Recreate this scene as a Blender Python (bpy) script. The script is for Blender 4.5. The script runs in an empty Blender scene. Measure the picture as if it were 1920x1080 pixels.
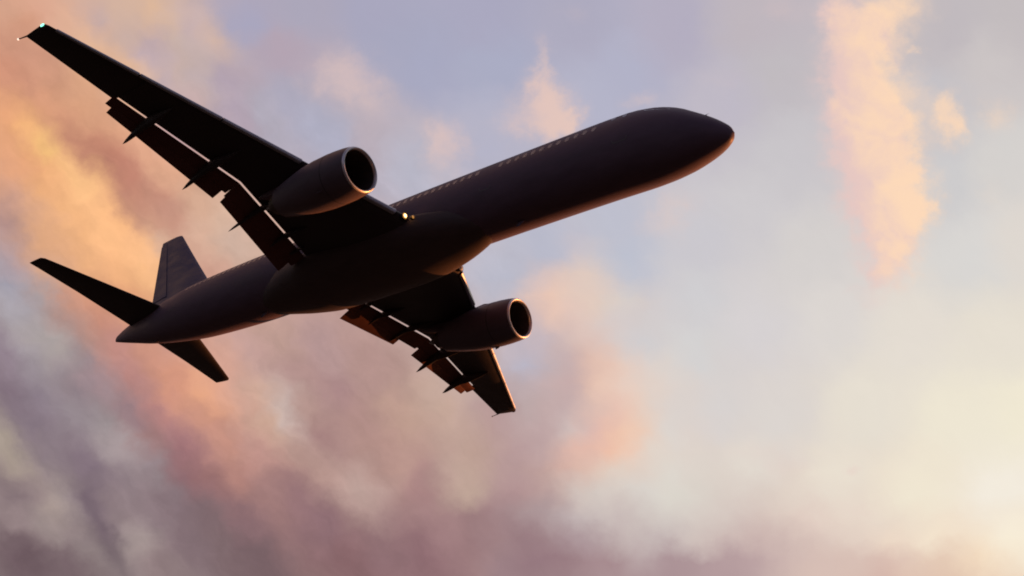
import bpy, bmesh, math, random
from mathutils import Vector, Matrix

sc = bpy.context.scene
C = sc.collection
PI = math.pi

# ---------------------------------------------------------------- camera
# Airliner axes: X = forward, Y = left, Z = up, origin at the nose station.  The photographer stands on the
# ground ahead of, to the right of and well below the aircraft; the aircraft is pitched 3 degrees nose up.
CAM_IN_PLANE = Vector((13.0581, -26.2172, -30.9265))
VIEW_ROWS = ((0.80159056, 0.57660855, 0.15803527),      # picture right
             (-0.23770294, 0.54990135, -0.80069084),    # picture down
             (-0.54858899, 0.60426077, 0.57785728))     # viewing direction
PITCH = Matrix.Rotation(math.radians(-3.0), 3, 'Y')
EYE = Vector((0.0, 0.0, 1.7))
PLANE_LOC = EYE - PITCH @ CAM_IN_PLANE
RIGHT, DOWN, FWD = [(PITCH @ Vector(v)).normalized() for v in VIEW_ROWS]

cam_data = bpy.data.cameras.new('camera')
cam_data.sensor_width = 36.0
cam_data.lens = 1790.63 / 1920.0 * 36.0
cam_data.clip_start = 0.1
cam_data.clip_end = 60000.0
cam = bpy.data.objects.new('camera', cam_data)
C.objects.link(cam)
m = Matrix((RIGHT, -DOWN, -FWD)).transposed().to_4x4()
m.translation = EYE
cam.matrix_world = m
sc.camera = cam

# ---------------------------------------------------------------- exposure
sc.view_settings.view_transform = 'Standard'
sc.view_settings.look = 'None'
sc.view_settings.exposure = 0.0
sc.view_settings.gamma = 1.0
sc.cycles.pixel_filter_type = 'BLACKMAN_HARRIS'
sc.cycles.filter_width = 1.9

# ---------------------------------------------------------------- sun
SUN_IN_PLANE = Vector((0.37, 0.93, 0.0)).normalized()
sd = PITCH @ SUN_IN_PLANE
sun_az = math.atan2(sd.y, sd.x)
SUN_EL = math.radians(6.0)
SUN_DIR = Vector((math.cos(sun_az) * math.cos(SUN_EL), math.sin(sun_az) * math.cos(SUN_EL), math.sin(SUN_EL)))
sl = bpy.data.lights.new('sun', 'SUN')
sl.energy = 5.0
sl.angle = math.radians(0.5)
sl.color = (1.0, 0.31, 0.085)
so = bpy.data.objects.new('sun', sl)
so.rotation_euler = (-SUN_DIR).to_track_quat('-Z', 'Y').to_euler()
so.location = (0, 0, 200)
C.objects.link(so)


# ---------------------------------------------------------------- sky
def s2l(c):
    return tuple((v / 255 / 12.92) if v / 255 <= 0.04045 else ((v / 255 + 0.055) / 1.055) ** 2.4 for v in c)


world = bpy.data.worlds.new('World')
world.use_nodes = True
nt = world.node_tree
nt.nodes.clear()


def math_node(op, a, b=None, c=None, clamp=False):
    n = nt.nodes.new('ShaderNodeMath')
    n.operation = op
    n.use_clamp = clamp
    for i, v in enumerate((a, b, c)):
        if v is None:
            continue
        if isinstance(v, (int, float)):
            n.inputs[i].default_value = v
        else:
            nt.links.new(v, n.inputs[i])
    return n.outputs[0]


def vec_node(op, a, b=None, c=None, scale=None):
    n = nt.nodes.new('ShaderNodeVectorMath')
    n.operation = op
    for i, v in enumerate((a, b, c)):
        if v is None:
            continue
        if isinstance(v, (tuple, list, Vector)):
            n.inputs[i].default_value = tuple(v)
        else:
            nt.links.new(v, n.inputs[i])
    if scale is not None:
        if isinstance(scale, (int, float)):
            n.inputs['Scale'].default_value = scale
        else:
            nt.links.new(scale, n.inputs['Scale'])
    return n.outputs['Value'] if op in ('DOT_PRODUCT', 'LENGTH', 'DISTANCE') else n.outputs[0]


def noise(v, scale, detail, rough=0.5, dist=0.0):
    n = nt.nodes.new('ShaderNodeTexNoise')
    n.noise_dimensions = '3D'
    nt.links.new(v, n.inputs['Vector'])
    n.inputs['Scale'].default_value = scale
    n.inputs['Detail'].default_value = detail
    n.inputs['Roughness'].default_value = rough
    n.inputs['Distortion'].default_value = dist
    return n.outputs[0], n.outputs[1]


def smooth(v, lo, hi):
    n = nt.nodes.new('ShaderNodeMapRange')
    n.interpolation_type = 'SMOOTHSTEP'
    nt.links.new(v, n.inputs['Value'])
    n.inputs['From Min'].default_value = lo
    n.inputs['From Max'].default_value = hi
    return n.outputs[0]


def mix(f, a, b):
    n = nt.nodes.new('ShaderNodeMix')
    n.data_type = 'RGBA'
    for k, v in ((0, f), (6, a), (7, b)):
        if isinstance(v, (int, float)):
            n.inputs[k].default_value = v
        elif isinstance(v, tuple):
            n.inputs[k].default_value = (*v, 1)
        else:
            nt.links.new(v, n.inputs[k])
    return n.outputs[2]


geo = nt.nodes.new('ShaderNodeTexCoord')
D = geo.outputs['Generated']
# bearings of the western sky, measured from a fixed axis of the world
dr = vec_node('DOT_PRODUCT', D, tuple(RIGHT))
dd = vec_node('DOT_PRODUCT', D, tuple(DOWN))
df = vec_node('DOT_PRODUCT', D, tuple(FWD))
dfc = math_node('MAXIMUM', df, 0.12)
px = math_node('MULTIPLY_ADD', math_node('DIVIDE', dr, dfc), 1.79063, 0.96)
py = math_node('MULTIPLY_ADD', math_node('DIVIDE', dd, dfc), 1.79063, 0.54)
cmb = nt.nodes.new('ShaderNodeCombineXYZ')
nt.links.new(px, cmb.inputs[0])
nt.links.new(py, cmb.inputs[1])
P = cmb.outputs[0]

# turbulent displacement so that cloud borders billow
_, n1 = noise(P, 4.0, 2.0, 0.5)
_, n2 = noise(P, 12.0, 5.0, 0.6)
w1 = vec_node('MULTIPLY', vec_node('SUBTRACT', n1, (0.5, 0.5, 0.5)), (0.03, 0.03, 0))
w2 = vec_node('MULTIPLY', vec_node('SUBTRACT', n2, (0.5, 0.5, 0.5)), (0.075, 0.075, 0))
PW = vec_node('ADD', vec_node('ADD', P, w1), w2)

SKY = [   # colours of the evening sky and of the cloud bank: bearing x, y, (sRGB)
    (.005, .26, (232, 168, 128)), (.005, .3375, (212, 158, 130)), (.0075, .4125, (172, 138, 135)), (.0075, .83, (168, 154, 142)), (.01, .1325, (206, 145, 120)),
    (.01, .195, (222, 160, 125)), (.0125, .0275, (215, 165, 140)), (.015, .0825, (206, 150, 126)), (.015, .215, (240, 170, 125)), (.02, .49, (178, 156, 160)),
    (.02, .53, (160, 158, 172)), (.02, .665, (145, 128, 140)), (.02, .74, (129, 112, 123)), (.02, .86, (166, 150, 140)), (.025, .3, (228, 165, 128)),
    (.025, .375, (200, 155, 138)), (.03, .57, (172, 165, 172)), (.03, .92, (129, 111, 116)), (.03, .965, (154, 135, 136)), (.0375, .05, (212, 155, 128)),
    (.0375, .45, (190, 150, 135)), (.05, .17, (204, 146, 122)), (.05, .2325, (252, 188, 128)), (.05, 1.03, (106, 87, 93)), (.06, .1, (208, 152, 128)),
    (.06, .665, (168, 158, 164)), (.06, .79, (133, 118, 128)), (.0625, .3, (240, 172, 125)), (.07, .55, (176, 160, 160)), (.07, .7, (147, 135, 142)),
    (.075, .2075, (222, 160, 124)), (.075, .4125, (222, 168, 130)), (.075, .63, (172, 162, 161)), (.075, .74, (138, 124, 135)), (.075, .84, (144, 128, 134)),
    (.075, .925, (141, 122, 126)), (.08, .02, (220, 168, 144)), (.0875, .2275, (216, 158, 122)), (.0875, .2775, (255, 205, 130)), (.0875, .355, (236, 174, 126)),
    (.09, .5, (214, 166, 136)), (.09, .98, (159, 143, 141)), (.1, .145, (210, 155, 128)), (.1, .32, (246, 182, 130)), (.1, .45, (226, 170, 130)),
    (.1, .655, (176, 165, 161)), (.1, .94, (180, 163, 152)), (.12, .035, (222, 175, 150)), (.12, .24, (200, 142, 116)), (.12, .56, (204, 150, 128)),
    (.12, .935, (156, 141, 142)), (.125, .3875, (242, 182, 130)), (.125, 1.055, (119, 100, 105)), (.14, .32, (254, 196, 138)), (.14, .62, (186, 146, 136)),
    (.14, .68, (157, 143, 147)), (.14, .775, (147, 135, 141)), (.14, .99, (142, 125, 127)), (.15, .06, (226, 180, 150)), (.15, .215, (218, 162, 128)),
    (.15, .43, (246, 184, 132)), (.15, .74, (141, 125, 132)), (.155, .16, (218, 165, 132)), (.155, .265, (194, 134, 112)), (.16, .5, (238, 178, 130)),
    (.1625, .35, (255, 198, 140)), (.165, .865, (128, 111, 122)), (.165, .94, (115, 98, 109)), (.165, 1.02, (143, 128, 128)), (.17, .71, (165, 139, 144)),
    (.175, .05, (192, 168, 168)), (.175, .095, (230, 184, 150)), (.175, .3075, (190, 132, 112)), (.18, .56, (214, 152, 122)), (.19, .2825, (190, 128, 108)),
    (.19, .6, (200, 142, 122)), (.19, .79, (154, 143, 145)), (.195, .385, (255, 192, 138)), (.2, .45, (254, 192, 138)), (.2, .99, (109, 92, 102)),
    (.205, 1.02, (115, 100, 105)), (.21, .84, (165, 151, 153)), (.2125, .1025, (228, 182, 150)), (.2125, .2375, (216, 160, 128)), (.215, .325, (190, 128, 110)),
    (.22, .42, (254, 190, 135)), (.22, .51, (242, 180, 130)), (.22, .64, (193, 140, 131)), (.22, .88, (139, 122, 128)), (.225, .03, (214, 180, 160)),
    (.225, .085, (196, 172, 166)), (.225, .3625, (192, 136, 116)), (.235, .835, (168, 152, 153)), (.235, .965, (143, 124, 128)), (.2375, .125, (232, 186, 150)),
    (.24, .18, (222, 174, 146)), (.24, .3325, (194, 132, 114)), (.24, .705, (187, 136, 130)), (.25, .06, (204, 176, 165)), (.25, .395, (192, 138, 118)),
    (.25, .57, (224, 160, 122)), (.25, .78, (154, 128, 134)), (.25, .99, (169, 153, 151)), (.26, 1.02, (167, 151, 148)), (.2625, .108, (182, 165, 178)),
    (.2625, .455, (250, 190, 140)), (.27, .14, (234, 190, 155)), (.27, .42, (198, 146, 124)), (.27, .5, (248, 188, 136)), (.275, .05, (212, 178, 158)),
    (.275, .2825, (222, 166, 136)), (.275, .825, (156, 118, 116)), (.28, .665, (203, 146, 127)), (.28, .87, (151, 135, 140)), (.28, .97, (142, 123, 128)),
    (.2825, .155, (226, 188, 160)), (.2875, .03, (224, 184, 152)), (.2875, .0825, (178, 162, 178)), (.2875, .3625, (198, 142, 122)), (.29, .45, (214, 178, 156)),
    (.3, .145, (178, 165, 182)), (.3, .78, (181, 130, 126)), (.3, 1.055, (142, 122, 124)), (.31, .9, (143, 127, 131)), (.3125, .32, (222, 168, 138)),
    (.3125, .4, (200, 148, 130)), (.32, .19, (196, 170, 172)), (.325, .045, (212, 180, 160)), (.325, .135, (202, 176, 168)), (.325, .73, (215, 152, 127)),
    (.325, .94, (131, 111, 117)), (.33, .24, (194, 160, 162)), (.3375, .07, (198, 176, 168)), (.35, .125, (196, 174, 168)), (.35, .66, (203, 152, 139)),
    (.35, .84, (161, 116, 120)), (.35, .9, (144, 106, 111)), (.35, 1.015, (131, 111, 116)), (.36, .05, (192, 170, 174)), (.3625, .0825, (194, 174, 172)),
    (.3625, .375, (214, 170, 144)), (.375, .145, (190, 172, 175)), (.375, .4375, (216, 176, 154)), (.38, .74, (235, 170, 133)), (.38, .97, (124, 103, 107)),
    (.39, .78, (205, 148, 129)), (.39, .9, (156, 114, 113)), (.4, .06, (210, 178, 160)), (.4, .52, (206, 158, 140)), (.4, .725, (227, 168, 141)),
    (.4125, .4125, (214, 178, 156)), (.42, .15, (178, 162, 176)), (.42, .68, (211, 162, 145)), (.425, .035, (172, 166, 187)), (.425, .82, (199, 146, 131)),
    (.425, 1.02, (127, 106, 109)), (.4375, .45, (206, 176, 160)), (.44, .21, (178, 162, 176)), (.45, .56, (204, 166, 150)), (.45, .89, (180, 132, 123)),
    (.46, .98, (136, 106, 110)), (.4625, .045, (169, 166, 190)), (.475, .665, (195, 158, 151)), (.475, .765, (203, 158, 143)), (.475, .84, (197, 152, 143)),
    (.475, 1.04, (118, 96, 100)), (.495, .735, (211, 171, 151)), (.5, .23, (176, 170, 184)), (.5, .785, (206, 170, 150)), (.5, .925, (158, 122, 120)),
    (.52, .1, (180, 164, 178)), (.525, .64, (188, 154, 144)), (.525, .74, (198, 174, 168)), (.53, .775, (200, 182, 176)), (.54, .19, (171, 167, 185)),
    (.55, .69, (176, 142, 138)), (.55, .94, (148, 114, 117)), (.56, .02, (172, 167, 186)), (.575, .775, (182, 148, 140)), (.575, .865, (180, 146, 138)),
    (.6, .24, (175, 174, 193)), (.6, .66, (182, 150, 148)), (.6, .815, (162, 126, 125)), (.6, .99, (142, 110, 115)), (.625, .74, (167, 133, 133)),
    (.625, .88, (188, 154, 146)), (.66, .915, (190, 162, 154)), (.66, 1.05, (138, 104, 107)), (.675, .79, (178, 142, 136)), (.7, .03, (169, 167, 190)),
    (.7, .25, (186, 174, 184)), (.7, .69, (180, 146, 140)), (.7, .84, (178, 142, 134)), (.725, 1.04, (142, 110, 114)), (.74, .09, (168, 168, 191)),
    (.75, .79, (190, 156, 142)), (.75, .865, (186, 150, 140)), (.77, .31, (183, 181, 196)), (.8, .12, (168, 169, 193)), (.8, .915, (168, 132, 131)),
    (.8, 1.04, (142, 108, 113)), (.825, .765, (197, 167, 153)), (.85, .99, (160, 126, 128)), (.875, .92, (192, 166, 152)), (.88, .7, (196, 172, 164)),
    (.9, .03, (170, 168, 191)), (.9, .24, (181, 180, 199)), (.9, .85, (190, 160, 148)), (.9, .98, (152, 120, 123)), (.93, .13, (170, 172, 195)),
    (.94, .78, (182, 152, 150)), (.95, .52, (187, 187, 202)), (.96, .94, (172, 140, 142)), (.975, .865, (180, 150, 150)), (.985, .675, (185, 182, 198)),
    (.99, .755, (185, 165, 165)), (1., .62, (196, 180, 186)), (1., 1., (152, 122, 127)), (1.01, .82, (190, 165, 165)), (1.01, .9, (188, 158, 154)),
    (1.01, .965, (168, 146, 148)), (1.02, .46, (186, 187, 203)), (1.02, .685, (190, 175, 180)), (1.02, 1.05, (150, 120, 127)), (1.035, .57, (232, 198, 182)),
    (1.035, .59, (234, 198, 180)), (1.05, .705, (205, 175, 170)), (1.06, .67, (198, 175, 175)), (1.06, .75, (194, 166, 166)), (1.06, .89, (212, 176, 164)),
    (1.06, .965, (190, 175, 175)), (1.06, 1.05, (154, 125, 130)), (1.075, .79, (205, 188, 185)), (1.08, .03, (174, 171, 191)), (1.085, .63, (220, 195, 187)),
    (1.085, .865, (225, 182, 168)), (1.09, 1.01, (172, 150, 154)), (1.1, .555, (225, 203, 190)), (1.11, .685, (222, 188, 175)), (1.11, .82, (225, 185, 175)),
    (1.11, .91, (210, 195, 185)), (1.11, .94, (213, 205, 200)), (1.12, .19, (180, 180, 200)), (1.13, .86, (238, 190, 168)), (1.135, .705, (235, 198, 178)),
    (1.14, 1.05, (166, 138, 142)), (1.15, .42, (190, 191, 205)), (1.16, .565, (215, 205, 200)), (1.16, .6, (214, 202, 200)), (1.16, .765, (232, 195, 180)),
    (1.16, .83, (244, 193, 165)), (1.16, .89, (222, 205, 192)), (1.16, .98, (200, 185, 182)), (1.175, .885, (224, 207, 196)), (1.18, .13, (178, 178, 199)),
    (1.18, .5, (190, 193, 207)), (1.185, .715, (232, 208, 195)), (1.185, .8, (240, 200, 175)), (1.2, .84, (228, 212, 200)), (1.2, .93, (218, 211, 204)),
    (1.21, .64, (208, 204, 206)), (1.22, .75, (230, 205, 190)), (1.23, 1.025, (190, 172, 172)), (1.235, .705, (222, 212, 205)), (1.24, .8, (222, 213, 206)),
    (1.25, .06, (180, 174, 192)), (1.25, .88, (222, 215, 206)), (1.26, .75, (218, 210, 206)), (1.26, .94, (220, 215, 205)), (1.26, .99, (206, 196, 192)),
    (1.26, 1.06, (167, 140, 145)), (1.29, .66, (212, 210, 210)), (1.3, .45, (203, 200, 206)), (1.3, .56, (208, 206, 209)), (1.31, .965, (216, 205, 197)),
    (1.31, .99, (208, 192, 186)), (1.34, .76, (216, 210, 208)), (1.36, .18, (191, 185, 197)), (1.36, 1.065, (178, 152, 155)), (1.385, .95, (220, 207, 198)),
    (1.385, .98, (205, 183, 178)), (1.4, .88, (226, 217, 207)), (1.42, .04, (191, 182, 189)), (1.42, .4, (206, 202, 205)), (1.42, .62, (214, 209, 210)),
    (1.435, 1.03, (190, 165, 165)), (1.46, .14, (193, 187, 192)), (1.46, .78, (220, 213, 208)), (1.46, .99, (212, 190, 182)), (1.48, .3, (201, 197, 201)),
    (1.485, .95, (226, 212, 200)), (1.51, .975, (226, 205, 194)), (1.52, .47, (213, 208, 206)), (1.535, 1.03, (212, 188, 180)), (1.56, .6, (220, 214, 210)),
    (1.56, .9, (234, 224, 209)), (1.585, 1.06, (215, 190, 180)), (1.6, .98, (232, 216, 202)), (1.62, .76, (230, 222, 209)), (1.66, 1.065, (212, 180, 170)),
    (1.68, 1.02, (236, 216, 198)), (1.72, .62, (228, 220, 210)), (1.72, .92, (240, 230, 210)), (1.74, .22, (196, 194, 200)), (1.74, 1.01, (244, 228, 206)),
    (1.76, .35, (206, 204, 205)), (1.76, 1.07, (222, 192, 175)), (1.78, .05, (193, 186, 190)), (1.8, .78, (238, 230, 211)), (1.8, 1.075, (228, 200, 178)),
    (1.82, .48, (217, 214, 211)), (1.835, 1.05, (245, 222, 195)), (1.85, .12, (203, 196, 196)), (1.88, .32, (213, 209, 206)), (1.88, .62, (230, 222, 209)),
    (1.88, .92, (243, 235, 221)), (1.9, 1.02, (248, 237, 216)), (1.91, .03, (195, 188, 190)), (1.91, .45, (222, 215, 208)), (1.91, .78, (240, 232, 211)),
]
# the colours above, spread smoothly over rows of colour bands across that part of the sky
def sstep(v, lo, hi):
    t = max(0.0, min(1.0, (v - lo) / (hi - lo)))
    return t * t * (3 - 2 * t)


def sky_colour(x, y):
    # colours spread further along the run of the cloud bands than across them
    if x < 1.0 and not (x > 0.9 and y > 0.9):
        ang, k = 46.0, sstep(0.98 - x, 0.0, 0.35)
        if y < 0.16:
            k *= 0.3
    else:
        ang, k = -9.0, sstep(y, 0.86, 0.95)
    c, s = math.cos(math.radians(ang)), math.sin(math.radians(ang))
    ka, kc = 1 - 0.33 * k, 1 + 0.25 * k
    tw, tc = 0.0, [0.0, 0.0, 0.0]
    for cx, cy, col in SKY_LIN:
        dx, dy = x - cx, y - cy
        w = ((ka * (dx * c + dy * s)) ** 2 + (kc * (dy * c - dx * s)) ** 2 + SOFT) ** -2.2
        tw += w
        tc[0] += w * col[0]
        tc[1] += w * col[1]
        tc[2] += w * col[2]
    return [v / tw for v in tc]


SKY_LIN = [(x, y, s2l(col)) for x, y, col in SKY]

def colour_field(name, x0, x1, nx, y0, y1, ny):
    """rows of colour bands, blended from row to row, in a node group of its own"""
    global nt
    outer = nt
    nt = bpy.data.node_groups.new(name, 'ShaderNodeTree')
    nt.interface.new_socket('Vector', in_out='INPUT', socket_type='NodeSocketVector')
    nt.interface.new_socket('Color', in_out='OUTPUT', socket_type='NodeSocketColor')
    gi = nt.nodes.new('NodeGroupInput')
    go = nt.nodes.new('NodeGroupOutput')
    sep = nt.nodes.new('ShaderNodeSeparateXYZ')
    nt.links.new(gi.outputs[0], sep.inputs[0])
    fx = math_node('MULTIPLY_ADD', sep.outputs[0], 1 / (x1 - x0), -x0 / (x1 - x0))
    dy = (y1 - y0) / (ny - 1)
    fy = math_node('MULTIPLY_ADD', sep.outputs[1], 1 / dy, -y0 / dy)
    fy = math_node('MINIMUM', math_node('MAXIMUM', fy, 0.0), ny - 1.0)
    acc = None
    for j in range(ny):
        rp = nt.nodes.new('ShaderNodeValToRGB')
        cr = rp.color_ramp
        cr.interpolation = 'CARDINAL'
        for i in range(1, nx - 1):
            cr.elements.new(i / (nx - 1))
        for e in cr.elements:
            e.color = (*sky_colour(x0 + (x1 - x0) * e.position, y0 + dy * j), 1)
        # each row waits for the sum so far, which keeps the shader's working set small
        nt.links.new(fx if acc is None else math_node('MULTIPLY_ADD', acc, 1e-9, fx), rp.inputs[0])
        acc = rp.outputs[0] if acc is None else mix(math_node('ADD', fy, 1.0 - j, clamp=True), acc, rp.outputs[0])
    nt.links.new(acc, go.inputs[0])
    group, nt = nt, outer
    n = nt.nodes.new('ShaderNodeGroup')
    n.node_tree = group
    nt.links.new(PW, n.inputs[0])
    return n.outputs[0]


SOFT = 0.0006
left_field = colour_field('cloud_bank_colours', -0.05, 0.74, 32, -0.06, 1.14, 46)
SOFT = 0.0007
right_field = colour_field('clear_sky_colours', 0.62, 2.02, 32, -0.09, 1.17, 32)
field = mix(smooth(px, 0.63, 0.73), left_field, right_field)

# streaky density variation, drawn out along the direction the bank is sheared
ca, sa = math.cos(math.radians(46)), math.sin(math.radians(46))
along = vec_node('DOT_PRODUCT', PW, (ca, sa, 0))
across = vec_node('DOT_PRODUCT', PW, (-sa, ca, 0))
cmb2 = nt.nodes.new('ShaderNodeCombineXYZ')
nt.links.new(along, cmb2.inputs[0])
nt.links.new(math_node('MULTIPLY', across, 2.3), cmb2.inputs[1])
st1, _ = noise(cmb2.outputs[0], 4.5, 6.0, 0.58, 0.3)
fb2, _ = noise(P, 22.0, 4.0, 0.6, 0.3)
st2, _ = noise(cmb2.outputs[0], 15.0, 5.0, 0.6, 0.4)
bank = math_node('SUBTRACT', 1.0, smooth(px, 0.55, 1.25))
bank = math_node('MULTIPLY', bank, smooth(math_node('SUBTRACT', py, math_node('MULTIPLY', px, 0.35)), -0.12, 0.15))
amp = math_node('MULTIPLY_ADD', bank, 0.32, 0.04)
t1 = math_node('MULTIPLY', math_node('SUBTRACT', st1, 0.5), amp)
t2 = math_node('MULTIPLY', math_node('SUBTRACT', st2, 0.5), math_node('MULTIPLY_ADD', bank, 0.22, 0.03))
t3 = math_node('MULTIPLY', math_node('SUBTRACT', fb2, 0.5), math_node('MULTIPLY', bank, 0.16))
gain = math_node('ADD', math_node('ADD', 1.0, t1), math_node('ADD', t2, t3))
field = vec_node('SCALE', field, scale=gain)

# detached small clouds catching the low sun: x, y, radius x, radius y, density
PUFFS = [
    (1.572, .020, .022, .028, .9), (1.60, .06, .045, .05, 1.0), (1.66, .05, .045, .05, .75), (1.69, .01, .05, .03, .5), (1.595, .13, .05, .05, .85),
    (1.63, .19, .055, .055, .9), (1.59, .20, .042, .055, .5), (1.585, .27, .03, .05, .35), (1.61, .37, .03, .05, .35), (1.66, .25, .05, .06, 1.0), (1.62, .30, .05, .06, .6), (1.665, .33, .05, .06, 1.1),
    (1.70, .37, .035, .05, .7), (1.665, .41, .045, .05, 1.1), (1.67, .47, .04, .05, 1.1), (1.655, .515, .03, .02, .6), (1.635, .57, .022, .018, .35),
    (1.60, .548, .02, .01, .3), (1.735, .40, .025, .022, .4), (1.725, .17, .018, .03, .2),
    (1.775, .215, .024, .03, .8), (1.79, .25, .02, .024, .75), (1.765, .19, .014, .016, .4), (1.725, .095, .012, .006, .5), (1.872, .215, .028, .026, .6),
    (1.86, .36, .03, .03, .25),
    (1.022, .11, .014, .035, .65), (1.018, .165, .026, .03, .7), (1.04, .205, .038, .034, .85), (1.062, .232, .026, .028, .8), (.985, .20, .035, .028, .45), (1.015, .24, .04, .02, .45),
    (.955, .235, .04, .03, .4), (.84, .275, .035, .04, .85), (.80, .25, .035, .03, .4), (.63, .125, .05, .035, .55), (.68, .16, .045, .04, .5), (.60, .165, .05, .03, .35),
    (.72, .21, .04, .035, .3), (.88, .34, .06, .015, .25), (1.20, .188, .03, .014, .6), (1.255, .39, .032, .045, .5), (1.22, .43, .03, .02, .3), (1.30, .38, .04, .03, .2),
    (1.12, .53, .05, .012, .3), (1.35, .15, .05, .02, .25), (1.47, .01, .04, .02, .4), (1.08, .02, .03, .015, .3), (1.598, .878, .012, .008, .5), (1.42, .85, .05, .02, .35),
    (1.48, .88, .04, .02, .3), (1.61, .955, .06, .012, .3), (.35, .025, .05, .03, .5), (.39, .085, .04, .03, .35), (.29, .11, .03, .02, .3),
]
_, n3 = noise(P, 24.0, 5.0, 0.62)
w3 = vec_node('MULTIPLY', vec_node('SUBTRACT', n3, (0.5, 0.5, 0.5)), (0.055, 0.055, 0))
PC = vec_node('ADD', vec_node('ADD', P, vec_node('SCALE', w2, scale=0.6)), w3)
acc, lit = None, None
for x, y, rx, ry, s in PUFFS:
    d = vec_node('MULTIPLY', vec_node('SUBTRACT', PC, (x, y, 0)), (0.76 / rx, 0.76 / ry, 0))
    q = vec_node('DOT_PRODUCT', d, d)
    g = math_node('MULTIPLY', math_node('EXPONENT', math_node('MULTIPLY', q, -1.0)), s)
    acc = g if acc is None else math_node('ADD', acc, g)
dens = math_node('ADD', acc, math_node('MULTIPLY', math_node('SUBTRACT', fb2, 0.5), math_node('MINIMUM', acc, 0.7)))
alpha = math_node('MULTIPLY', smooth(dens, 0.03, 1.55), 0.95)
warm = smooth(px, 0.9, 1.7)
pc = mix(warm, s2l((226, 196, 188)), s2l((255, 218, 185)))
# sunlit flank towards the lower right, pinker shade on the other side and in the hollows
spine = math_node('SUBTRACT', math_node('MULTIPLY_ADD', py, -0.15, px), 1.60)
shade = math_node('ADD', math_node('MULTIPLY', spine, 7.0), math_node('MULTIPLY', math_node('SUBTRACT', st1, 0.5), 2.2))
shade = math_node('ADD', shade, math_node('MULTIPLY_ADD', dens, 0.22, math_node('MULTIPLY', math_node('SUBTRACT', fb2, 0.5), 0.8)))
far_cloud = smooth(px, 1.35, 1.5)
shade = math_node('ADD', math_node('MULTIPLY', shade, far_cloud), math_node('MULTIPLY', math_node('SUBTRACT', 1.0, far_cloud), math_node('MULTIPLY', dens, 0.6)))
pc2 = mix(smooth(shade, -0.35, 0.9), mix(warm, s2l((212, 190, 190)), s2l((232, 200, 194))), pc)
field = mix(alpha, field, pc2)

# Nishita daylight carries the rest of the dome and tints the whole of it
nish = nt.nodes.new('ShaderNodeTexSky')
nish.sky_type = 'NISHITA'
nish.sun_disc = False
nish.sun_elevation = SUN_EL
nish.sun_rotation = math.radians(90) - sun_az
nish.altitude = 0
nish.air_density = 1.0
nish.dust_density = 1.5
nish.ozone_density = 2.0
nsky = vec_node('SCALE', nish.outputs[0], scale=0.08)
gn1, _ = noise(D, 3.0, 6.0, 0.55, 0.4)
clouds_back = mix(smooth(gn1, 0.45, 0.7), nsky, s2l((158, 120, 150)))
front = smooth(df, 0.25, 0.62)
final = mix(front, clouds_back, field)
bg = nt.nodes.new('ShaderNodeBackground')
nt.links.new(final, bg.inputs['Color'])
bg.inputs['Strength'].default_value = 1.0
sc.world = world
world.cycles.sampling_method = 'MANUAL'
world.cycles.sample_map_resolution = 512
out = nt.nodes.new('ShaderNodeOutputWorld')
nt.links.new(bg.outputs[0], out.inputs['Surface'])


# ---------------------------------------------------------------- materials
def material(name, base, rough=0.4, metal=0.0, coat=0.0, spec=0.5, vary=0.12, scale=2.0, emit=None, strength=0.0, streak=True):
    mt = bpy.data.materials.new(name)
    mt.use_nodes = True
    t = mt.node_tree
    b = t.nodes['Principled BSDF']
    b.inputs['Roughness'].default_value = rough
    b.inputs['Metallic'].default_value = metal
    b.inputs['Coat Weight'].default_value = coat
    b.inputs['Coat Roughness'].default_value = 0.12
    b.inputs['Specular IOR Level'].default_value = spec
    tc = t.nodes.new('ShaderNodeTexCoord')
    mp_ = t.nodes.new('ShaderNodeMapping')
    mp_.inputs['Scale'].default_value = (0.35, 1, 1) if streak else (1, 1, 1)
    t.links.new(tc.outputs['Object'], mp_.inputs[0])
    n = t.nodes.new('ShaderNodeTexNoise')
    n.inputs['Scale'].default_value = scale
    n.inputs['Detail'].default_value = 6
    t.links.new(mp_.outputs[0], n.inputs['Vector'])
    r = t.nodes.new('ShaderNodeMapRange')
    r.inputs['From Min'].default_value = 0.3
    r.inputs['From Max'].default_value = 0.7
    r.inputs['To Min'].default_value = 1 - vary
    r.inputs['To Max'].default_value = 1 + vary
    t.links.new(n.outputs[0], r.inputs['Value'])
    v = t.nodes.new('ShaderNodeVectorMath')
    v.operation = 'SCALE'
    v.inputs[0].default_value = base
    t.links.new(r.outputs[0], v.inputs['Scale'])
    t.links.new(v.outputs[0], b.inputs['Base Color'])
    r2 = t.nodes.new('ShaderNodeMapRange')
    r2.inputs['From Min'].default_value = 0.3
    r2.inputs['From Max'].default_value = 0.7
    r2.inputs['To Min'].default_value = rough * 0.85
    r2.inputs['To Max'].default_value = min(1, rough * 1.2)
    t.links.new(n.outputs[0], r2.inputs['Value'])
    t.links.new(r2.outputs[0], b.inputs['Roughness'])
    if emit:
        b.inputs['Emission Color'].default_value = (*emit, 1)
        b.inputs['Emission Strength'].default_value = strength
    return mt


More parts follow.
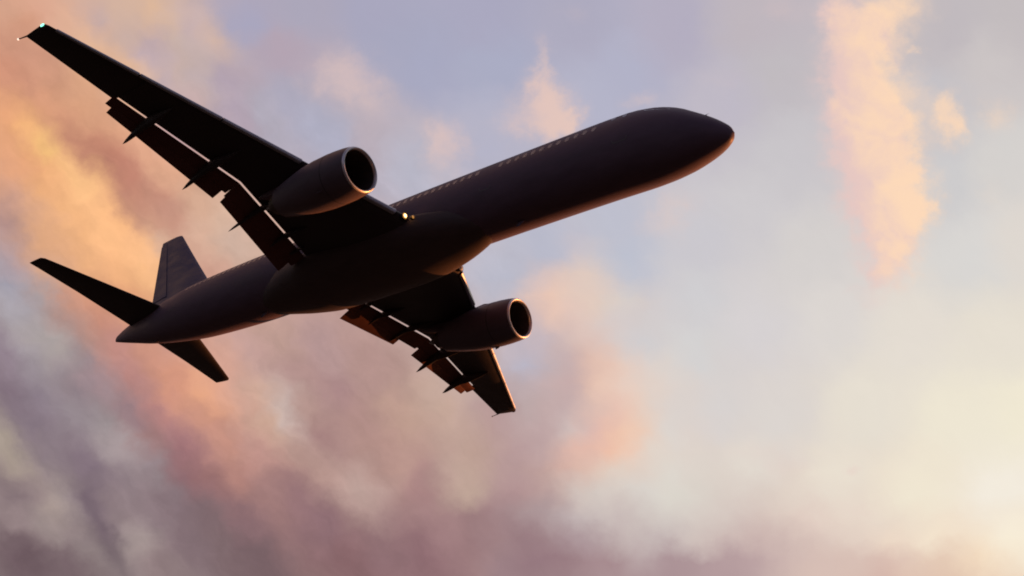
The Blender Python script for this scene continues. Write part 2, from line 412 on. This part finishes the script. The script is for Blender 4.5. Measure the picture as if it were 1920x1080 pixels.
M = {
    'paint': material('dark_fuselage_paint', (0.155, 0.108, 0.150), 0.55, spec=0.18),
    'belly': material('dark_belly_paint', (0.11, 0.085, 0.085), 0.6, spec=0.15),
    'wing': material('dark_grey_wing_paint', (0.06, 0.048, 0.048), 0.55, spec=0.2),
    'slat': material('bare_metal_leading_edge', (0.42, 0.42, 0.44), 0.38, metal=0.85),
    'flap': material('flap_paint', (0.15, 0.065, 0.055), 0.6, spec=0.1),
    'nacelle': material('nacelle_paint', (0.14, 0.105, 0.13), 0.5, spec=0.25),
    'lip': material('polished_intake_lip', (0.80, 0.78, 0.78), 0.42, metal=0.7, vary=0.05),
    'duct': material('intake_duct_liner', (0.05, 0.04, 0.04), 0.6),
    'fan': material('titanium_fan_blade', (0.06, 0.06, 0.065), 0.5, metal=0.6),
    'hot': material('scorched_nozzle_metal', (0.11, 0.09, 0.08), 0.45, metal=0.7),
    'fin': material('tail_fin_paint', (0.055, 0.064, 0.15), 0.5, spec=0.25),
    'glass': material('cabin_window_acrylic', (0.16, 0.15, 0.22), 0.25, spec=0.28, vary=0.05),
    'cockpit': material('cockpit_glass', (0.015, 0.015, 0.02), 0.06, spec=1.0, coat=0.6, vary=0.05),
    'seam': material('door_seal_rubber', (0.16, 0.14, 0.15), 0.5),
    'dark': material('black_rubber', (0.02, 0.02, 0.02), 0.6),
    'lamp': material('lit_landing_lamp', (0.8, 0.8, 0.7), 0.3, emit=(1.0, 0.48, 0.18), strength=6.0),
    'lamp_glow': material('lamp_glow_emission', (0.6, 0.5, 0.4), 0.3, emit=(1.0, 0.42, 0.08), strength=0.45),  # emission imitates the halo round the landing lamp; also the dim taxi lens
    'lamp_off': material('unlit_lamp_lens', (0.5, 0.5, 0.5), 0.1, spec=1.0),
    'green': material('lit_green_navigation_lamp', (0.1, 0.5, 0.4), 0.3, emit=(0.25, 1.0, 0.72), strength=2.2),
    'red': material('red_navigation_lens', (0.35, 0.02, 0.02), 0.2),
    'white_lamp': material('lit_white_navigation_lamp', (0.8, 0.8, 0.8), 0.3, emit=(1.0, 0.85, 0.7), strength=1.2),
    'ground': material('dark_evening_grass', (0.020, 0.016, 0.012), 0.9, vary=0.4, scale=0.6, streak=False),
}


# ---------------------------------------------------------------- mesh helpers
def link(name, bm, mat, parent=None, smooth_angle=35):
    bmesh.ops.recalc_face_normals(bm, faces=bm.faces)
    me = bpy.data.meshes.new(name)
    bm.to_mesh(me)
    bm.free()
    me.materials.append(mat)
    for p in me.polygons:
        p.use_smooth = True
    me.set_sharp_from_angle(angle=math.radians(smooth_angle))
    o = bpy.data.objects.new(name, me)
    C.objects.link(o)
    if parent is not None:
        o.parent = parent
    return o


def tag(o, **kw):
    for k, v in kw.items():
        o[k] = v
    return o


def loft(rings, closed=True, cap0=True, cap1=True, bm=None):
    bm = bm or bmesh.new()
    rows = [[bm.verts.new(p) for p in r] for r in rings]
    n = len(rows[0])
    for a, b in zip(rows[:-1], rows[1:]):
        for i in range(n if closed else n - 1):
            j = (i + 1) % n
            bm.faces.new((a[i], a[j], b[j], b[i]))
    if cap0:
        bm.faces.new(rows[0])
    if cap1:
        bm.faces.new(rows[-1][::-1])
    return bm


def hermite(xs, ys, x):
    n = len(xs)
    h = [xs[i + 1] - xs[i] for i in range(n - 1)]
    d = [(ys[i + 1] - ys[i]) / h[i] for i in range(n - 1)]
    mm = [d[0]] + [(2 * d[i - 1] * d[i] / (d[i - 1] + d[i]) if d[i - 1] * d[i] > 0 else 0.0) for i in range(1, n - 1)] + [d[-1]]
    i = 0
    while i < n - 2 and x > xs[i + 1]:
        i += 1
    t = (x - xs[i]) / h[i]
    return ((2 * t ** 3 - 3 * t ** 2 + 1) * ys[i] + (t ** 3 - 2 * t ** 2 + t) * h[i] * mm[i]
            + (-2 * t ** 3 + 3 * t ** 2) * ys[i + 1] + (t ** 3 - t ** 2) * h[i] * mm[i + 1])


def tube(p0, p1, r0, r1, n=12, bm=None):
    p0, p1 = Vector(p0), Vector(p1)
    ax = (p1 - p0).normalized()
    u = ax.cross(Vector((0, 0, 1)) if abs(ax.z) < 0.9 else Vector((0, 1, 0))).normalized()
    v = ax.cross(u)
    rings = [[c + (u * math.cos(2 * PI * i / n) + v * math.sin(2 * PI * i / n)) * r for i in range(n)] for c, r in ((p0, r0), (p1, r1))]
    return loft(rings, bm=bm)


def ellipsoid(c, rx, ry, rz, bm=None, nu=16, nv=8):
    bm = bm or bmesh.new()
    mt = Matrix.Translation(c) @ Matrix.Diagonal((rx, ry, rz, 1))
    bmesh.ops.create_uvsphere(bm, u_segments=nu, v_segments=nv, radius=1.0, matrix=mt)
    return bm


def slab(bm, pts, t):
    """a plate: polygon pts (3-D, planar) thickened by vector t"""
    a = [bm.verts.new(Vector(p)) for p in pts]
    b = [bm.verts.new(Vector(p) + Vector(t)) for p in pts]
    bm.faces.new(a)
    bm.faces.new(b[::-1])
    for i in range(len(pts)):
        j = (i + 1) % len(pts)
        bm.faces.new((a[i], b[i], b[j], a[j]))


# ---------------------------------------------------------------- ground
bm = bmesh.new()
bmesh.ops.create_grid(bm, x_segments=40, y_segments=40, size=20000)
for v in bm.verts:
    d = max(0.0, math.hypot(v.co.x, v.co.y) - 3000)
    v.co.z = d * 0.002 * math.sin(v.co.x * 0.0007) * math.cos(v.co.y * 0.0006)
tag(link('ground', bm, M['ground']), kind='structure')

# ---------------------------------------------------------------- the airliner
jet = bpy.data.objects.new('airliner', None)
C.objects.link(jet)
HUB = Vector((-22.0, 0.0, -2.3))                       # the belly under the wing box: the thing's base
jm = PITCH.to_4x4()
jm.translation = PLANE_LOC + PITCH @ HUB
jet.matrix_world = jm
jet['label'] = 'dark twin-engine passenger jet flying overhead with flaps down and wheels up'
jet['category'] = 'airplane'


def part(name, bm, mat, parent=None, smooth_angle=35):
    bmesh.ops.translate(bm, verts=bm.verts, vec=-HUB)
    return link(name, bm, mat, parent or jet, smooth_angle)


# fuselage: station aft of the nose, top, bottom, half width
FUS = [(0.00, -0.84, -0.80, 0.02), (0.12, -0.51, -1.08, 0.27), (0.35, -0.24, -1.25, 0.50), (0.80, 0.17, -1.42, 0.81), (1.50, 0.72, -1.60, 1.13),
       (2.40, 1.37, -1.76, 1.43), (3.40, 1.79, -1.82, 1.63), (4.60, 2.01, -1.80, 1.75), (6.50, 2.09, -1.78, 1.76), (9.00, 2.09, -1.77, 1.78),
       (16.0, 2.08, -1.83, 1.82), (24.0, 2.00, -1.98, 1.85), (30.0, 1.94, -2.08, 1.87), (33.0, 1.90, -2.02, 1.83), (36.0, 1.86, -1.90, 1.71),
       (39.0, 1.70, -1.57, 1.38), (41.5, 1.47, -1.17, 0.98), (43.5, 1.20, -0.70, 0.64), (45.2, 0.86, -0.28, 0.32), (46.1, 0.50, -0.04, 0.12)]
FX = [f[0] for f in FUS]


def fus_at(s):
    t, b, w = (hermite(FX, [f[k] for f in FUS], s) for k in (1, 2, 3))
    return (t + b) / 2, (t - b) / 2, w


def fus_skin(s, z, side, off=0.0):
    """point of the skin at station s and height z on one side (+1 left, -1 right) and its outward normal"""
    zc, hz, w = fus_at(s)
    q = max(-0.999, min(0.999, (z - zc) / hz))
    y = w * math.sqrt(1 - q * q)
    n = Vector((0, side * math.sqrt(1 - q * q) / w, q / hz)).normalized()
    zc2, hz2, w2 = fus_at(s + 0.05)
    q2 = max(-0.999, min(0.999, (z - zc2) / hz2))
    dy = (w2 * math.sqrt(1 - q2 * q2) - y) / 0.05
    n = (n + Vector((dy * abs(n.y), 0, 0))).normalized()
    return Vector((-s, side * y, z)) + n * off, n


ss = [0.0, .03, .07, .12, .18, .26, .35, .46, .6, .8, 1.0, 1.25, 1.5, 1.8, 2.1, 2.4, 2.7, 3.0, 3.4, 3.8, 4.2, 4.6, 5.2, 5.8, 6.5]
s = 7.5
while s < 30:
    ss.append(s)
    s += 1.5
s = 30
while s < 46.1:
    ss.append(s)
    s += 0.5
ss.append(46.1)
rings = []
for s in ss:
    zc, hz, w = fus_at(s)
    rings.append([Vector((-s, w * math.cos(2 * PI * i / 72), zc + hz * math.sin(2 * PI * i / 72))) for i in range(72)])
fuselage = part('fuselage', loft(rings), M['paint'], smooth_angle=60)


def skin_patch(outline, side, off, thick, n=None):
    """curved plate that hugs the skin: outline = list of (station, height)"""
    bm = bmesh.new()
    a = [bm.verts.new(fus_skin(q[0], q[1], side, off)[0]) for q in outline]
    b = [bm.verts.new(fus_skin(q[0], q[1], side, off - thick)[0]) for q in outline]
    bm.faces.new(a)
    bm.faces.new(b[::-1])
    for i in range(len(a)):
        j = (i + 1) % len(a)
        bm.faces.new((a[i], b[i], b[j], a[j]))
    return bm


def rounded(s, z, w, h, r, k=4):
    pts = []
    for cx, cz, a0 in ((s + w / 2 - r, z + h / 2 - r, 0), (s - w / 2 + r, z + h / 2 - r, 90), (s - w / 2 + r, z - h / 2 + r, 180), (s + w / 2 - r, z - h / 2 + r, 270)):
        for i in range(k + 1):
            a = math.radians(a0 + 90 * i / k)
            pts.append((cx + r * math.cos(a), cz + r * math.sin(a)))
    return pts


# cabin windows of the near side, one pane each, at the frame pitch
WZ = 0.68
doors = [(4.72, .78, 1.85), (12.25, .70, 1.75), (24.6, .0, 0), (37.6, .72, 1.75)]
s = 6.16
win_src = None
k = 0
while s < 36.6:
    if not (11.75 < s < 12.75):
        o = part('cabin_window', skin_patch(rounded(s, WZ, .235, .35, .10), -1, 0.006, 0.03), M['glass'], fuselage)
    s += 0.482
# panes in and beside the forward door
for ps, pz in ((4.62, .94), (5.22, 1.02)):
    part('door_window', skin_patch(rounded(ps, pz, .22, .26, .08), -1, 0.008, 0.03), M['glass'], fuselage)
# doors drawn by their seals
for ds_, dw, dh in doors:
    if dw == 0:
        continue
    for side in (-1,):
        bm = bmesh.new()
        oz = 0.25
        o1 = rounded(ds_, oz, dw, dh, .16, 5)
        o2 = rounded(ds_, oz, dw - .07, dh - .07, .13, 5)
        a = [bm.verts.new(fus_skin(q[0], q[1], side, .006)[0]) for q in o1]
        b = [bm.verts.new(fus_skin(q[0], q[1], side, .006)[0]) for q in o2]
        c = [bm.verts.new(fus_skin(q[0], q[1], side, -.03)[0]) for q in o1]
        for i in range(len(a)):
            j = (i + 1) % len(a)
            bm.faces.new((a[i], a[j], b[j], b[i]))
            bm.faces.new((a[i], c[i], c[j], a[j]))
        part('cabin_door', bm, M['seam'], fuselage)
# cockpit glazing, three panes a side
for side in (-1, 1):
    for ol in ([(1.62, .52), (2.35, .60), (2.50, 1.16), (2.05, .98)], [(2.45, .62), (3.10, .72), (3.22, 1.30), (2.62, 1.22)], [(3.18, .76), (3.72, .92), (3.66, 1.30), (3.32, 1.32)]):
        part('cockpit_window', skin_patch(ol, side, .008, .03), M['cockpit'], fuselage)
# small fittings on the skin
for s_, z_ in ((0.72, -.02),):
    p, n = fus_skin(1.0, .02, -1)
    bm = tube(p - n * .03, p + n * .05 + Vector((.02, 0, 0)), .014, .012, 8)
    tube(p + n * .05 + Vector((-.06, 0, 0)), p + n * .05 + Vector((.12, 0, .01)), .012, .007, 8, bm)
    part('pitot_probe', bm, M['slat'], fuselage)
for s_, sgn, h in ((9.5, 1, .34), (17.5, 1, .30), (11.0, -1, .28), (29.5, -1, .30)):
    zc, hz, w = fus_at(s_)
    z0 = zc + sgn * (hz - .02)
    bm = loft([[Vector((-s_ + a, t_, z0)) for a, t_ in ((.24, 0), (.1, .03), (-.22, 0), (.1, -.03))],
               [Vector((-s_ - .16 + a, t_, z0 + sgn * h)) for a, t_ in ((.11, 0), (.04, .012), (-.11, 0), (.04, -.012))]])
    part('blade_antenna', bm, M['paint'], fuselage)
# tail bumper and tail cone outlet
zc, hz, w = fus_at(40.8)
part('tail_bumper', ellipsoid(Vector((-40.6, 0, zc - hz - .02)), .42, .09, .10), M['belly'], fuselage)
zc, hz, w = fus_at(46.05)
part('exhaust_outlet', tube((-45.95, 0, zc), (-46.14, 0, zc + .02), .11, .09, 16), M['hot'], fuselage)

# belly fairing under the wing box
FAIR = [(12.4, -1.00, .40, .62), (13.4, -1.02, 1.02, .82), (14.6, -1.04, 1.50, .98), (15.8, -1.05, 1.84, 1.12), (17.2, -1.05, 2.10, 1.30), (19.0, -1.05, 2.22, 1.42), (22.0, -1.05, 2.24, 1.46),
        (24.6, -1.05, 2.18, 1.45), (26.4, -1.05, 1.90, 1.30), (28.2, -1.05, 1.38, 1.10), (30.0, -1.05, .80, .92), (31.6, -1.05, .3, .8)]
rings = []
xs = [f[0] for f in FAIR]
s = 12.4
while s <= 31.6001:
    zc, hw, hz = (hermite(xs, [f[k] for f in FAIR], s) for k in (1, 2, 3))
    r = []
    for i in range(48):
        a = 2 * PI * i / 48
        ca, sa = math.cos(a), math.sin(a)
        r.append(Vector((-s, hw * math.copysign(abs(ca) ** .82, ca), zc + hz * (math.copysign(abs(sa) ** .82, sa) if sa < 0 else .6 * sa))))
    rings.append(r)
    s += 0.4
part('belly_fairing', loft(rings), M['belly'], smooth_angle=60)


# ---- lifting surfaces
def airfoil(n=14, blunt=0.0):
    """closed unit section, x 0..1 aft, z for thickness 1 (half thickness .5)"""
    def th(x):
        return 5 * (.2969 * math.sqrt(x) - .126 * x - .3516 * x * x + .2843 * x ** 3 - .1036 * x ** 4)
    xs = [(1 - math.cos(PI * i / n)) / 2 for i in range(n + 1)]
    up = [(x, th(x) + blunt * x) for x in xs]
    lo = [(x, -th(x) - blunt * x) for x in xs]
    return up[::-1] + lo[1:-1]


def section(s0, s1, y, z0, z1, tc, chord_for_t=None, n=14, blunt=0.0, vertical=False):
    ch = s1 - s0
    tt = tc * (chord_for_t or ch)
    pts = []
    for x, h in airfoil(n, blunt):
        s = s0 + ch * x
        c = z0 + (z1 - z0) * x
        if vertical:
            pts.append(Vector((-s, h * tt, y)))
        else:
            pts.append(Vector((-s, y, c + h * tt)))
    return pts


def lerp(a, b, t):
    return a + (b - a) * t


# wing planform: y, leading edge station, trailing edge station, mid height, thickness ratio
def wing_z(y):
    return -1.10 + .105 * (y - 2.3) if y > 0 else -1.34


def wing_le(y):
    return 16.83 + (y - 2.31) * (25.16 - 16.83) / (18.75 - 2.31)


def flap_gap(y):
    """station of the slot ahead of the flaps"""
    return 24.28 + (y - 2.2) * (23.66 - 24.28) / (7.68 - 2.2) if y < 7.68 else 23.66 + (y - 7.68) * (25.46 - 23.66) / (14.33 - 7.68)


for side in (1, -1):
    ys = [0.6, 2.0, 3.4, 4.8, 6.2, 7.0, 7.5, 7.68, 7.86, 8.6, 10, 12, 13.4, 14.33]
    rings = []
    for y in ys:
        le = wing_le(y)
        te = flap_gap(y) - .01
        tc = lerp(.125, .105, min(1, y / 9))
        rings.append(section(le, te, side * y, wing_z(y) + .02, wing_z(y) + .05, tc, te - le + 1.2, blunt=.05))
    for y in (14.331, 14.45, 15.5, 17, 18.2, 18.62):
        le = wing_le(y)
        te = lerp(25.84, 26.86, (y - 14.33) / (18.75 - 14.33))
        rings.append(section(le, te, side * y, wing_z(y) + .02, wing_z(y) + .08, .10, blunt=.01))
    for y, a, b, kk in ((18.74, .04, .0, .72), (18.82, .16, -.02, .30)):
        le = wing_le(y) + a
        te = 26.88 + b
        rings.append(section(le, te, side * y, wing_z(y) + .03, wing_z(y) + .10, .10 * kk))
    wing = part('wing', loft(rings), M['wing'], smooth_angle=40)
    # leading-edge slats of bare metal, drooped a little ahead of the wing
    for ya, yb in ((2.75, 5.75), (7.35, 11.0), (11.06, 14.7), (14.76, 18.3)):
        rr = []
        for t in (0, .25, .5, .75, 1):
            y = lerp(ya, yb, t)
            le = wing_le(y)
            ch = .62 if y < 6 else lerp(.55, .34, (y - 7) / 11.5)
            zt = wing_z(y)
            hh = .19 * lerp(1, .50, (y - 2) / 16.5) * 1.25
            prof = [(.03, .62), (.45, 1.0), (1.0, 1.12), (1.0, .98), (.50, .70), (.30, .2), (.30, -.5), (.22, -.74), (.05, -.62), (-.08, -.2), (-.06, .28)]
            rr.append([Vector((-(le - .05 + ch * a), side * y, zt - .02 + hh * b)) for a, b in prof])
        part('slat', loft(rr), M['slat'], wing, 50)
    # flap track fairings
    for y, tip_s, tip_z, s0 in ((12.72, 26.52, -1.02, 22.9), (9.32, 25.76, -1.56, 21.6), (5.98, 26.0 if side < 0 else 25.1, -1.71 if side < 0 else -1.5, 21.2), (3.95, 25.0, -1.62, 22.0)):
        rr = []
        big = y > 6.5
        for t in [i / 16 for i in range(17)]:
            s_ = lerp(s0, tip_s, t)
            top0 = wing_z(y) - .22 if s_ < flap_gap(y) else lerp(wing_z(y) - .22, tip_z, ((s_ - flap_gap(y)) / (tip_s - flap_gap(y))) ** 1.15)
            r = .27 * (math.sin(PI * min(1, t * 1.7 + .02) / 2) if t < .55 else (1 - (t - .55) / .45) ** .6) + .012
            if not big:
                r *= .6
            rr.append([Vector((-s_, side * y + r * .72 * math.cos(2 * PI * i / 14), top0 - r * .25 + r * 1.35 * math.sin(2 * PI * i / 14))) for i in range(14)])
        part('flap_fairing', loft(rr), M['wing'], wing, 50)
    # torque tube brackets across the slot
    for y in (2.75,):
        bm = bmesh.new()
        slab(bm, [(-flap_gap(y) + .5, side * y, wing_z(y) - .2), (-flap_gap(y) - .4, side * y, wing_z(y) - .35), (-flap_gap(y) - .4, side * y, wing_z(y) - .12), (-flap_gap(y) + .5, side * y, wing_z(y) + .03)], (0, side * .12, 0))
        part('flap_bracket', bm, M['wing'], wing)
    # wing tip: lens ahead, light mast behind
    tipz = wing_z(18.82)
    part('navigation_light', ellipsoid(Vector((-25.40, side * 18.80, tipz + .02)), .15, .05, .05), M['green' if side < 0 else 'red'], wing)
    bm = loft([[Vector((-(26.55), side * (18.74 + .05 * a), tipz + .08 + .05 * b)) for a, b in ((1, 0), (0, 1), (-1, 0), (0, -1))],
               [Vector((-(27.36), side * (18.90 + .025 * a), tipz + .06 + .025 * b)) for a, b in ((1, 0), (0, 1), (-1, 0), (0, -1))]])
    part('tip_mast', bm, M['wing'], wing)
    part('tail_light', ellipsoid(Vector((-27.38, side * 18.91, tipz + .06)), .05, .05, .05), M['white_lamp' if side < 0 else 'lamp_off'], wing)
    # landing light in the wing root
    lz = -1.13
    bm = tube((-16.98, side * 2.32, lz), (-16.72, side * 2.32, lz - .01), .17, .19, 20)
    lh = part('landing_light', bm, M['dark'], wing)
    on = side < 0
    part('lamp_reflector', ellipsoid(Vector((-16.73, side * 2.32, lz - .01)), .05, .17, .165), M['lamp_glow' if on else 'lamp_off'], lh)  # right side: the lamp's orange halo is put in as this bowl's emission
    part('lamp_lens', ellipsoid(Vector((-16.70, side * 2.32, lz - .01)), .06, .105, .10), M['lamp' if on else 'lamp_off'], lh)
    bm = tube((-16.55, side * 2.06, lz), (-16.40, side * 2.06, lz), .08, .10, 16)
    part('taxi_light', bm, M['dark'], wing)
    part('lamp_lens', ellipsoid(Vector((-16.40, side * 2.06, lz)), .04, .085, .085), M['lamp_glow' if on else 'lamp_off'], lh)

    # flaps: (y, slot station) -> main element and aft element
    def flap_piece(name, y0, y1, prof0, prof1, parent, mat):
        """prof = (leading s, z), (trailing s, z), thickness"""
        rr = []
        for t in (0, .5, 1):
            y = lerp(y0, y1, t)
            a = [lerp(p, q, t) for p, q in zip(prof0, prof1)]
            rr.append(section(a[0], a[2], side * y, a[1], a[3], 1.0, a[4], n=10))
        return part(name, loft(rr), mat, parent, 50)

    def z_(y, d):
        return wing_z(y) - d
    g = flap_gap
    # inboard flap
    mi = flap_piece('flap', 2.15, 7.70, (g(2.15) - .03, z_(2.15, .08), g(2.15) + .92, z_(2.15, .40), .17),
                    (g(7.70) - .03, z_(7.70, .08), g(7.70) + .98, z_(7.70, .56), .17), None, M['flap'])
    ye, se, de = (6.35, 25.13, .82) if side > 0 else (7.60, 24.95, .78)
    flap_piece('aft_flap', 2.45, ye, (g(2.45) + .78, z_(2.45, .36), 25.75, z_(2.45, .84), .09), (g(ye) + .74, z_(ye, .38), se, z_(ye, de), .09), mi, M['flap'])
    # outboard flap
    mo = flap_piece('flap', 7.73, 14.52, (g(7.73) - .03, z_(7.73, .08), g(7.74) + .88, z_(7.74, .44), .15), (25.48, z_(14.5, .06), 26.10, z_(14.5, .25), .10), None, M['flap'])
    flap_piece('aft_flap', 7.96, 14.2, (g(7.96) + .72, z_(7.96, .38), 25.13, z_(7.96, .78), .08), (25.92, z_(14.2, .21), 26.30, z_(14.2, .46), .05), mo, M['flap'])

    # ---- engine
    ey, ez = side * 6.5, -2.0
    NAC = [(15.66, 1.13), (15.80, 1.165), (16.1, 1.205), (16.6, 1.24), (17.2, 1.25), (18.0, 1.235), (18.8, 1.16), (19.6, 1.03), (20.3, .89), (20.9, .76)]
    N = 56

    def ring(s_, r_, dz=0.0):
        return [Vector((-s_, ey + r_ * math.cos(2 * PI * i / N), ez + dz + r_ * math.sin(2 * PI * i / N))) for i in range(N)]
    eng = part('engine', loft([ring(s_, r_) for s_, r_ in NAC] + [ring(20.88, .72), ring(20.0, .80)], cap0=False, cap1=False), M['nacelle'], smooth_angle=40)
    part('cowl_seam', loft([ring(17.02, 1.2505), ring(17.02, 1.2535), ring(17.05, 1.2535), ring(17.05, 1.2505)], cap0=False, cap1=False), M['dark'], eng)
    lip = [(15.664, 1.134), (15.60, 1.105), (15.575, 1.07), (15.585, 1.035), (15.63, 1.005), (15.72, .985)]
    part('intake_lip', loft([ring(*q) for q in lip], cap0=False, cap1=False), M['lip'], eng, 60)
    part('intake_duct', loft([ring(15.72, .984), ring(16.0, .97), ring(16.6, .98), ring(17.2, .98)], cap0=False, cap1=False), M['duct'], eng, 60)
    bm = bmesh.new()
    for k in range(24):
        a0 = 2 * PI * k / 24
        pts = []
        for r_, tw, wd in ((.30, .9, .10), (.6, .65, .115), (.965, .35, .12)):
            for sg in (-1, 1):
                a = a0 + sg * wd / r_ * .8 * .5
                pts.append(Vector((-(17.0 + sg * tw * .10), ey + r_ * math.cos(a), ez + r_ * math.sin(a))))
        vs = [bm.verts.new(p) for p in pts]
        bm.faces.new((vs[0], vs[1], vs[3], vs[2]))
        bm.faces.new((vs[2], vs[3], vs[5], vs[4]))
    part('fan', bm, M['fan'], eng)
    part('fan_bulkhead', loft([ring(17.19, .979), ring(17.24, .979)]), M['dark'], eng)
    part('spinner', loft([ring(16.55 + .02, .02), ring(16.62, .09), ring(16.78, .2), ring(17.0, .29), ring(17.1, .30)]), M['fan'], eng, 60)
    part('core_nozzle', loft([ring(19.6, .68), ring(20.6, .60), ring(21.5, .46), ring(21.48, .42), ring(20.9, .46)], cap1=False), M['hot'], eng)
    part('exhaust_cone', loft([ring(20.6, .40), ring(21.4, .31), ring(22.1, .10), ring(22.2, .02)]), M['hot'], eng, 60)
    # strake low on the nacelle and drain mast
    bm = bmesh.new()
    aa = math.radians(-64 if side > 0 else 180 + 64)
    cdir = Vector((0, math.cos(aa), math.sin(aa)))
    base = Vector((0, ey, ez))
    tdir = Vector((0, -math.sin(aa), math.cos(aa)))
    slab(bm, [base + cdir * 1.20 + Vector((-17.1, 0, 0)), base + cdir * 1.20 + Vector((-17.5, 0, 0)), base + cdir * 1.36 + Vector((-17.5, 0, 0)), base + cdir * 1.33 + Vector((-17.32, 0, 0))], tdir * .05)
    part('drain_mast', bm, M['nacelle'], eng)
    # pylon
    rr = []
    for s_, zb, zt, w in ((16.5, ez + 1.16, ez + 1.20, .05), (17.2, ez + 1.1, ez + 1.42, .20), (18.3, ez + 1.0, ez + 1.62, .26), (19.4, ez + .9, wing_z(6.5) + .1, .28), (21.5, ez + .6, wing_z(6.5), .26),
                          (22.6, wing_z(6.5) - .5, wing_z(6.5), .16), (23.3, wing_z(6.5) - .22, wing_z(6.5), .05)):
        rr.append([Vector((-s_, ey - w, zb + .06)), Vector((-s_, ey - w * .5, zb)), Vector((-s_, ey + w * .5, zb)), Vector((-s_, ey + w, zb + .06)), Vector((-s_, ey + w, zt - .08)), Vector((-s_, ey + w * .6, zt)), Vector((-s_, ey - w * .6, zt)), Vector((-s_, ey - w, zt - .08))])
    part('pylon', loft(rr), M['nacelle'], wing, 50)

    # ---- tailplane
    rr = []
    for y, le, te, z in ((.3, 38.9, 43.75, .27), (1.4, 39.62, 43.92, .36), (4.5, 41.50, 44.45, .63), (7.4, 43.28, 45.06, .88), (7.72, 43.48, 45.14, .905), (7.88, 43.72, 45.16, .92)):
        rr.append(section(le, te, side * y, z, z + .06, .09 if y < 7.8 else .05))
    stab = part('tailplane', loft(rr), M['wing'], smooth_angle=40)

# ---- fin
rr = []
for z, le, te in ((1.2, 35.4, 43.0), (2.0, 36.55, 43.22), (2.6, 37.28, 43.45), (4.5, 39.30, 44.26), (6.5, 41.40, 45.12), (8.45, 43.42, 45.98), (8.68, 43.68, 46.05), (8.76, 43.98, 46.02)):
    rr.append(section(le, te, z, 0, 0, .095 if z < 8.7 else .05, vertical=True))
fin = part('tail_fin', loft(rr), M['fin'], smooth_angle=40)
rr = []
for z, a, b in ((2.45, 41.6, 43.42), (8.3, 45.2, 45.93)):
    hh = .095 * 5 * .08 * (6.2 if z < 4 else 2.6) * .9
    rr.append([Vector((-a, hh + .004, z)), Vector((-b, .03, z)), Vector((-b, -.03, z)), Vector((-a, -hh - .004, z))])
part('rudder', loft(rr), M['fin'], fin)
